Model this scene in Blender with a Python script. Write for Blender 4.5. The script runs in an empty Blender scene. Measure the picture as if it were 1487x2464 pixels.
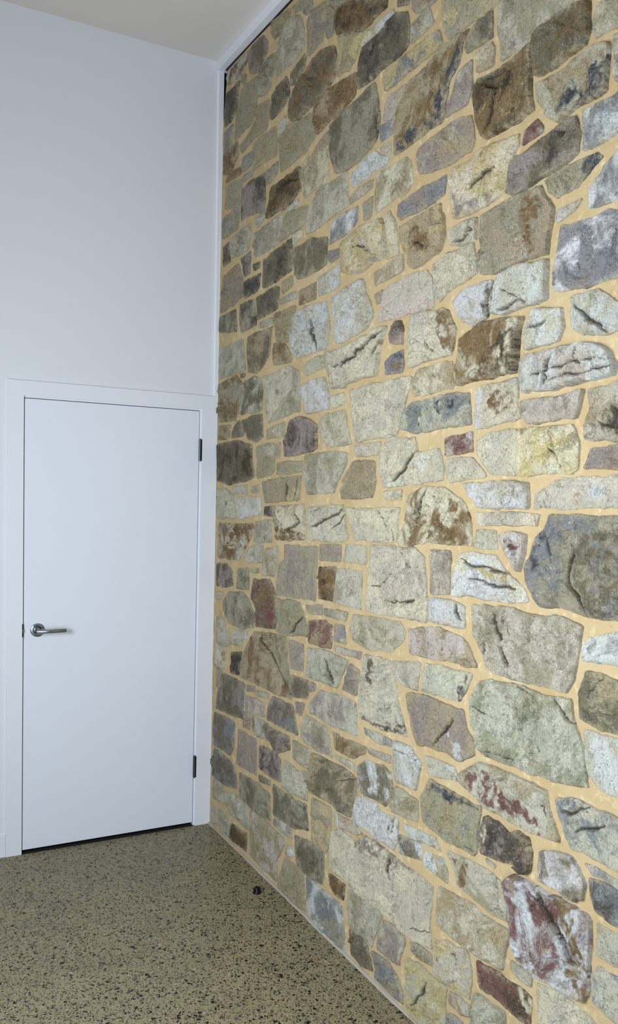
import bpy, bmesh, math, random
import numpy as np
from mathutils import Matrix, Vector, geometry

# ---------------------------------------------------------------- camera
sc = bpy.context.scene
F, SX, SY = 2169.518, 180.0, 91.61
cam_data = bpy.data.cameras.new('camera')
cam = bpy.data.objects.new('camera', cam_data)
sc.collection.objects.link(cam)
cam.matrix_world = Matrix(((0.86017062, 0.00623671, -0.50996824, -1.55145),
                           (-0.50902937, 0.07236211, -0.85770206, -4.23403),
                           (0.03155314, 0.99735893, 0.06541843, 1.69376),
                           (0, 0, 0, 1)))
cam_data.sensor_fit = 'VERTICAL'
cam_data.sensor_height = 36.0
cam_data.lens = F / 2464 * 36.0
cam_data.shift_x = -SX / 2464
cam_data.shift_y = SY / 2464
cam_data.clip_start = 0.05
sc.camera = cam

# ---------------------------------------------------------------- light
world = bpy.data.worlds.new('world'); sc.world = world
world.use_nodes = True
bgn = world.node_tree.nodes['Background']
bgn.inputs[0].default_value = (0.80, 0.87, 1.0, 1)
bgn.inputs[1].default_value = 0.03

def area(name, loc, aim, sx, sy, power, col):
    d = bpy.data.lights.new(name, 'AREA'); d.shape = 'RECTANGLE'
    d.size = sx; d.size_y = sy; d.energy = power; d.color = col
    o = bpy.data.objects.new(name, d); sc.collection.objects.link(o)
    o.location = loc
    o.rotation_euler = (Vector(aim) - Vector(loc)).to_track_quat('-Z', 'Z').to_euler()
    return o
# tall glazing in the wall across the room from the stone wall
area('window_daylight', (-2.3, -2.5, 1.65), (0, -2.3, 1.4), 0.9, 1.2, 72, (0.88, 0.94, 1.0))
# glazed doors behind the photographer
area('garden_door_daylight', (-2.3, -5.0, 0.8), (-0.9, 0, 0.8), 1.5, 1.3, 52, (0.66, 0.81, 1.0))

sc.view_settings.view_transform = 'Standard'
sc.view_settings.look = 'None'
sc.view_settings.gamma = 1
sc.view_settings.use_curve_mapping = False
sc.view_settings.exposure = 0.36

# ---------------------------------------------------------------- helpers
def rgb(r, g, b):
    f = lambda c: (c / 255) / 12.92 if c / 255 <= 0.04045 else ((c / 255 + 0.055) / 1.055) ** 2.4
    return (f(r), f(g), f(b), 1.0)

def new_mat(name):
    m = bpy.data.materials.new(name); m.use_nodes = True
    nt = m.node_tree; nt.nodes.clear()
    out = nt.nodes.new('ShaderNodeOutputMaterial')
    b = nt.nodes.new('ShaderNodeBsdfPrincipled')
    nt.links.new(b.outputs[0], out.inputs[0])
    return m, nt, b

class NT:
    """tiny node helper"""
    def __init__(s, nt): s.nt = nt
    def n(s, kind, **kw):
        x = s.nt.nodes.new(kind)
        for k, v in kw.items(): setattr(x, k, v)
        return x
    def l(s, a, b): s.nt.links.new(a, b)
    def noise(s, vec, scale, detail=4, rough=0.55, dist=0.0, out=0):
        x = s.n('ShaderNodeTexNoise'); x.inputs['Scale'].default_value = scale
        x.inputs['Detail'].default_value = detail; x.inputs['Roughness'].default_value = rough
        x.inputs['Distortion'].default_value = dist
        s.l(vec, x.inputs['Vector']); return x.outputs[out]
    def ramp(s, fac, lo, hi, a=0.0, b=1.0):
        x = s.n('ShaderNodeMapRange'); x.interpolation_type = 'SMOOTHSTEP'
        x.inputs[1].default_value = lo; x.inputs[2].default_value = hi
        x.inputs[3].default_value = a; x.inputs[4].default_value = b
        s.l(fac, x.inputs[0]); return x.outputs[0]
    def mix(s, fac, a, b, blend='MIX'):
        x = s.n('ShaderNodeMix', data_type='RGBA', blend_type=blend)
        for v, i in ((fac, 0), (a, 6), (b, 7)):
            if isinstance(v, (int, float)): x.inputs[i].default_value = v
            elif isinstance(v, tuple): x.inputs[i].default_value = v
            else: s.l(v, x.inputs[i])
        return x.outputs[2]
    def math(s, op, a, b=0.0):
        x = s.n('ShaderNodeMath', operation=op)
        for v, i in ((a, 0), (b, 1)):
            if isinstance(v, (int, float)): x.inputs[i].default_value = v
            else: s.l(v, x.inputs[i])
        return x.outputs[0]
    def mapping(s, vec, scale=(1, 1, 1), rot=(0, 0, 0), loc=(0, 0, 0)):
        x = s.n('ShaderNodeMapping'); x.inputs['Scale'].default_value = scale
        x.inputs['Rotation'].default_value = rot; x.inputs['Location'].default_value = loc
        s.l(vec, x.inputs[0]); return x.outputs[0]
    def bump(s, h, dist, strength=1.0, normal=None):
        x = s.n('ShaderNodeBump'); x.inputs['Distance'].default_value = dist
        x.inputs['Strength'].default_value = strength
        s.l(h, x.inputs['Height'])
        if normal is not None: s.l(normal, x.inputs['Normal'])
        return x.outputs[0]

def link(name, me, mat, parent=None):
    me.name = name
    o = bpy.data.objects.new(name, me); sc.collection.objects.link(o)
    if mat is not None: me.materials.append(mat)
    if parent is not None: o.parent = parent
    return o

def obj(name, bm, mat, parent=None, smooth=False):
    me = bpy.data.meshes.new(name)
    bmesh.ops.recalc_face_normals(bm, faces=bm.faces)
    bm.to_mesh(me); bm.free()
    if smooth:
        for p in me.polygons: p.use_smooth = True
    return link(name, me, mat, parent)

def box(bm, x0, x1, y0, y1, z0, z1, bevel=0.0):
    b2 = bmesh.new()
    v = [b2.verts.new((x, y, z)) for x in (x0, x1) for y in (y0, y1) for z in (z0, z1)]
    for f in ((0, 1, 3, 2), (4, 6, 7, 5), (0, 4, 5, 1), (2, 3, 7, 6), (0, 2, 6, 4), (1, 5, 7, 3)):
        b2.faces.new([v[i] for i in f])
    bmesh.ops.recalc_face_normals(b2, faces=b2.faces)
    if bevel: bmesh.ops.bevel(b2, geom=b2.edges[:], offset=bevel, segments=2, affect='EDGES', profile=0.6)
    me = bpy.data.meshes.new('tmp'); b2.to_mesh(me); b2.free(); bm.from_mesh(me); bpy.data.meshes.remove(me)
    return bm

def prism(bm, prof, fn):
    """prof: 2D loop; fn(p, t) -> 3D for t in 0,1"""
    a = [bm.verts.new(fn(p, 0)) for p in prof]; b = [bm.verts.new(fn(p, 1)) for p in prof]
    n = len(prof)
    for i in range(n): bm.faces.new((a[i], a[(i + 1) % n], b[(i + 1) % n], b[i]))
    bm.faces.new(a[::-1]); bm.faces.new(b)
    return bm

def lathe(bm, prof, origin, axis, seg=40):
    """prof: list of (radius, distance along axis)"""
    ax = Vector(axis).normalized(); u = ax.orthogonal().normalized(); w = ax.cross(u)
    rings = []
    for r, d in prof:
        c = Vector(origin) + ax * d
        if r < 1e-6: rings.append([bm.verts.new(c)])
        else: rings.append([bm.verts.new(c + (u * math.cos(2 * math.pi * k / seg) + w * math.sin(2 * math.pi * k / seg)) * r) for k in range(seg)])
    for A, B in zip(rings, rings[1:]):
        for k in range(seg):
            k2 = (k + 1) % seg
            if len(A) == 1 and len(B) > 1: bm.faces.new((A[0], B[k], B[k2]))
            elif len(B) == 1 and len(A) > 1: bm.faces.new((A[k], A[k2], B[0]))
            elif len(A) > 1: bm.faces.new((A[k], A[k2], B[k2], B[k]))
    return bm

def structure(o, label=None):
    o['kind'] = 'structure'
    if label: o['label'] = label
    return o

# ---------------------------------------------------------------- materials
def paint(name, col, rough=0.5, bump=0.0003):
    m, nt, b = new_mat(name); h = NT(nt)
    tc = h.n('ShaderNodeTexCoord').outputs['Object']
    n = h.noise(tc, 3.0, 3)
    b.inputs['Roughness'].default_value = rough
    c2 = tuple(c * 0.965 for c in col[:3]) + (1,)
    h.l(h.mix(n, col, c2), b.inputs['Base Color'])
    h.l(h.bump(h.noise(tc, 260, 3), bump, 0.5), b.inputs['Normal'])
    return m
M_wall = paint('white_wall_paint', (0.70, 0.715, 0.75, 1), 0.6)
M_ceil = paint('white_ceiling_paint', (0.69, 0.645, 0.605, 1), 0.8)
M_gloss = paint('white_enamel', (0.745, 0.765, 0.81, 1), 0.38, 0.0001)
M_door = paint('white_door_enamel', (0.74, 0.77, 0.835, 1), 0.36, 0.0001)

def simple(name, col, rough, metal=0.0):
    m, nt, b = new_mat(name); h = NT(nt)
    tc = h.n('ShaderNodeTexCoord').outputs['Object']
    n = h.noise(h.mapping(tc, (1, 1, 1)), 60, 3)
    h.l(h.mix(n, col, tuple(c * 0.85 for c in col[:3]) + (1,)), b.inputs['Base Color'])
    b.inputs['Roughness'].default_value = rough; b.inputs['Metallic'].default_value = metal
    return m
M_dark = simple('gap_shade_black', (0.006, 0.006, 0.007, 1), 0.95)  # near-black that paints shade into the gaps
M_satin = simple('satin_stainless_steel', (0.42, 0.45, 0.50, 1), 0.24, 1.0)
M_hinge = simple('dull_steel', (0.11, 0.125, 0.145, 1), 0.38, 1.0)
M_black = simple('black_metal', (0.012, 0.012, 0.014, 1), 0.18, 0.6)
M_blue = simple('blue_plastic', (0.05, 0.16, 0.40, 1), 0.4)
M_caulk = simple('grey_sealant', rgb(168, 160, 146), 0.6)

# polished exposed-aggregate concrete
def floor_mat():
    m, nt, b = new_mat('polished_aggregate_concrete'); h = NT(nt)
    tc = h.n('ShaderNodeTexCoord').outputs['Object']
    dn = h.noise(tc, 55, 3, out=1)
    sub = h.n('ShaderNodeVectorMath', operation='MULTIPLY_ADD'); h.l(dn, sub.inputs[0])
    sub.inputs[1].default_value = (0.006, 0.006, 0.006); h.l(tc, sub.inputs[2])
    v = sub.outputs[0]
    base = h.mix(h.ramp(h.noise(tc, 6, 5), 0.35, 0.7), rgb(134, 125, 97), rgb(112, 105, 83))
    base = h.mix(h.ramp(h.noise(tc, 420, 2), 0.35, 0.65), base, rgb(156, 146, 112))
    cur = base
    for sc_, thr, dens, cols in ((52, 0.12, 0.10, None), (92, 0.09, 0.20, None), (165, 0.08, 0.32, None), (260, 0.07, 0.36, None)):
        mp = h.mapping(v, (1, 1.35 if sc_ < 80 else 0.8, 1), (0, 0, 0.5 + sc_ * 0.7), (sc_ * 0.13, 0, 0))
        vo = h.n('ShaderNodeTexVoronoi', voronoi_dimensions='2D'); vo.inputs['Scale'].default_value = sc_
        h.l(mp, vo.inputs['Vector'])
        ve = h.n('ShaderNodeTexVoronoi', voronoi_dimensions='2D', feature='DISTANCE_TO_EDGE'); ve.inputs['Scale'].default_value = sc_
        h.l(mp, ve.inputs['Vector'])
        sep = h.n('ShaderNodeSeparateColor'); h.l(vo.outputs['Color'], sep.inputs[0])
        lim = h.math('ADD', h.math('MULTIPLY', sep.outputs[0], 0.22), thr)
        mask = h.ramp(h.math('SUBTRACT', ve.outputs['Distance'], lim), 0.0, 0.03)
        present = h.math('LESS_THAN', sep.outputs[1], dens)
        mask = h.math('MULTIPLY', mask, present)
        cr = h.n('ShaderNodeValToRGB'); e = cr.color_ramp.elements
        cr.color_ramp.interpolation = 'CONSTANT'
        e[0].position = 0; e[0].color = rgb(12, 12, 16)
        e[1].position = 0.42; e[1].color = rgb(34, 32, 34)
        for pos, c in ((0.62, (86, 74, 64)), (0.74, (112, 78, 48)), (0.80, (104, 98, 90)), (0.92, (168, 160, 146)), (0.97, (60, 40, 34))):
            x = e.new(pos); x.color = rgb(*c)
        h.l(sep.outputs[2], cr.inputs[0])
        cur = h.mix(mask, cur, cr.outputs[0])
    h.l(cur, b.inputs['Base Color'])
    b.inputs['Roughness'].default_value = 0.34
    b.inputs['Specular IOR Level'].default_value = 0.15
    h.l(h.bump(h.noise(tc, 90, 3), 0.0004, 0.3), b.inputs['Normal'])
    return m
M_floor = floor_mat()

def mortar_mat():
    m, nt, b = new_mat('sandy_mortar'); h = NT(nt)
    tc = h.n('ShaderNodeTexCoord').outputs['Object']
    c = h.mix(h.ramp(h.noise(tc, 5, 5), 0.3, 0.7), rgb(188, 168, 131), rgb(175, 153, 113))
    c = h.mix(h.ramp(h.noise(tc, 28, 6, 0.65), 0.52, 0.72), c, rgb(208, 190, 152))
    c = h.mix(h.ramp(h.noise(tc, 60, 5, 0.7), 0.60, 0.75), c, rgb(158, 131, 88))
    c = h.mix(h.ramp(h.noise(tc, 900, 2), 0.60, 0.70), c, rgb(140, 112, 72))
    h.l(c, b.inputs['Base Color']); b.inputs['Roughness'].default_value = 0.95
    b.inputs['Specular IOR Level'].default_value = 0.1
    n1 = h.bump(h.noise(tc, 45, 6, 0.65), 0.006, 0.7)
    h.l(h.bump(h.noise(tc, 700, 3), 0.0012, 0.6, n1), b.inputs['Normal'])
    return m
M_mortar = mortar_mat()

def stone_mat():
    m, nt, b = new_mat('split_quarry_stone'); h = NT(nt)
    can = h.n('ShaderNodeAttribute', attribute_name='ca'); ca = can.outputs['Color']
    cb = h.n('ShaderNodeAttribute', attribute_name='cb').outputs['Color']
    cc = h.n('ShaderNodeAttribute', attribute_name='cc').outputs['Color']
    sv = h.n('ShaderNodeAttribute', attribute_name='grain').outputs['Vector']
    st = h.mapping(sv, (1.0, 0.45, 1.0))           # drawn out along the stone's grain
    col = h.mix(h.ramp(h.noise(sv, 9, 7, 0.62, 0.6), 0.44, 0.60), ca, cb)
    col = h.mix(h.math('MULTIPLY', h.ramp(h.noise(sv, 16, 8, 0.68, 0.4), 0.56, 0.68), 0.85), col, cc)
    # speckle of the same mineral colours, lighter and darker
    hs = h.n('ShaderNodeHueSaturation'); hs.inputs['Value'].default_value = 0.45; hs.inputs['Saturation'].default_value = 1.15
    h.l(col, hs.inputs['Color'])
    col = h.mix(h.math('MULTIPLY', h.ramp(h.noise(sv, 120, 6, 0.8), 0.53, 0.62), 0.75), col, hs.outputs[0])
    fl = h.math('MULTIPLY', h.ramp(h.noise(sv, 210, 5, 0.8, 0.3), 0.51, 0.60), h.ramp(h.noise(sv, 16, 4), 0.30, 0.60))
    h2 = h.n('ShaderNodeHueSaturation'); h2.inputs['Value'].default_value = 1.6; h2.inputs['Saturation'].default_value = 0.6
    h.l(col, h2.inputs['Color'])
    col = h.mix(h.math('MULTIPLY', fl, 0.75), col, h.mix(0.25, h2.outputs[0], rgb(236, 232, 218)))
    col = h.mix(h.math('MULTIPLY', h.ramp(h.noise(sv, 30, 7, 0.72, 1.0), 0.58, 0.68), 0.55), col, rgb(168, 128, 70))
    w = h.noise(st, 14, 6, 0.6, 0.5)
    ridge = h.math('ABSOLUTE', h.math('SUBTRACT', w, 0.5))
    col = h.mix(h.math('MULTIPLY', h.ramp(ridge, 0.010, 0.0), 0.6), col, rgb(84, 66, 44))
    w2 = h.noise(sv, 22, 3, 0.5, 0.8)
    ridge2 = h.math('ABSOLUTE', h.math('SUBTRACT', w2, 0.52))
    col = h.mix(h.math('MULTIPLY', h.ramp(ridge2, 0.005, 0.0), 0.5), col, rgb(236, 230, 214))
    col = h.mix(h.math('MULTIPLY', can.outputs['Alpha'], h.ramp(h.noise(sv, 90, 5, 0.7), 0.40, 0.60, 0.15, 0.85)), col, rgb(214, 200, 168))
    h.l(col, b.inputs['Base Color'])
    b.inputs['Roughness'].default_value = 0.72
    b.inputs['Specular IOR Level'].default_value = 0.3
    def hack(vec, scale, det):
        x = h.n('ShaderNodeTexNoise', noise_type='RIDGED_MULTIFRACTAL', normalize=True); x.inputs['Scale'].default_value = scale
        x.inputs['Detail'].default_value = det; x.inputs['Roughness'].default_value = 0.6; x.inputs['Distortion'].default_value = 0.12
        h.l(vec, x.inputs['Vector']); return x.outputs[0]
    n1 = h.bump(h.noise(st, 60, 7, 0.68), 0.024, 1.0)
    n2 = h.bump(h.noise(sv, 260, 4, 0.7), 0.007, 1.0, n1)
    n3 = h.bump(ridge, 0.02, 0.35, n2)
    h.l(n3, b.inputs['Normal'])
    return m
M_stone = stone_mat()

# ---------------------------------------------------------------- noise in numpy
def hash3(ix, iy, iz, seed):
    with np.errstate(over='ignore'):
        n = (ix.astype(np.uint32) * np.uint32(374761393) + iy.astype(np.uint32) * np.uint32(668265263)
             + iz.astype(np.uint32) * np.uint32(2147483647) + np.uint32(seed) * np.uint32(1274126177))
        n = (n ^ (n >> np.uint32(13))) * np.uint32(1103515245)
        n = (n ^ (n >> np.uint32(15))) * np.uint32(2246822519)
        n = n ^ (n >> np.uint32(16))
    return n.astype(np.float64) / 4294967295.0
def vnoise(u, v, seed=0):
    iu = np.floor(u); iv = np.floor(v); fu = u - iu; fv = v - iv
    fu = fu * fu * (3 - 2 * fu); fv = fv * fv * (3 - 2 * fv)
    iu = iu.astype(np.int64) + 100000; iv = iv.astype(np.int64) + 100000; z = np.zeros_like(iu)
    a = hash3(iu, iv, z, seed); b = hash3(iu + 1, iv, z, seed)
    c = hash3(iu, iv + 1, z, seed); d = hash3(iu + 1, iv + 1, z, seed)
    return (a * (1 - fu) + b * fu) * (1 - fv) + (c * (1 - fu) + d * fu) * fv - 0.5
def fbm(u, v, seed=0, octv=4, gain=0.5):
    s = 0; a = 1.0
    for k in range(octv):
        s = s + a * vnoise(u * 2 ** k + 7.3 * k, v * 2 ** k - 3.1 * k, seed + k); a *= gain
    return s
def inside(P, Q):
    ins = np.zeros(len(Q), bool); n = len(P)
    for i in range(n):
        a = P[i]; b = P[(i + 1) % n]
        c = (a[1] > Q[:, 1]) != (b[1] > Q[:, 1])
        if a[1] == b[1]: continue
        ins ^= c & (Q[:, 0] < (b[0] - a[0]) * (Q[:, 1] - a[1]) / (b[1] - a[1]) + a[0])
    return ins
def seg_dist(P, Q, closed=True, want_side=False):
    best = np.full(len(Q), 1e9); side = np.ones(len(Q))
    n = len(P)
    for i in range(n if closed else n - 1):
        a = P[i]; d = P[(i + 1) % n] - a; L = max((d * d).sum(), 1e-12)
        t = np.clip(((Q - a) @ d) / L, 0, 1)
        r = Q - a - t[:, None] * d; dd = np.hypot(r[:, 0], r[:, 1])
        m = dd < best; best = np.where(m, dd, best)
        if want_side: side = np.where(m, np.sign(d[0] * r[:, 1] - d[1] * r[:, 0]), side)
    return (best, side) if want_side else best

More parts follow.
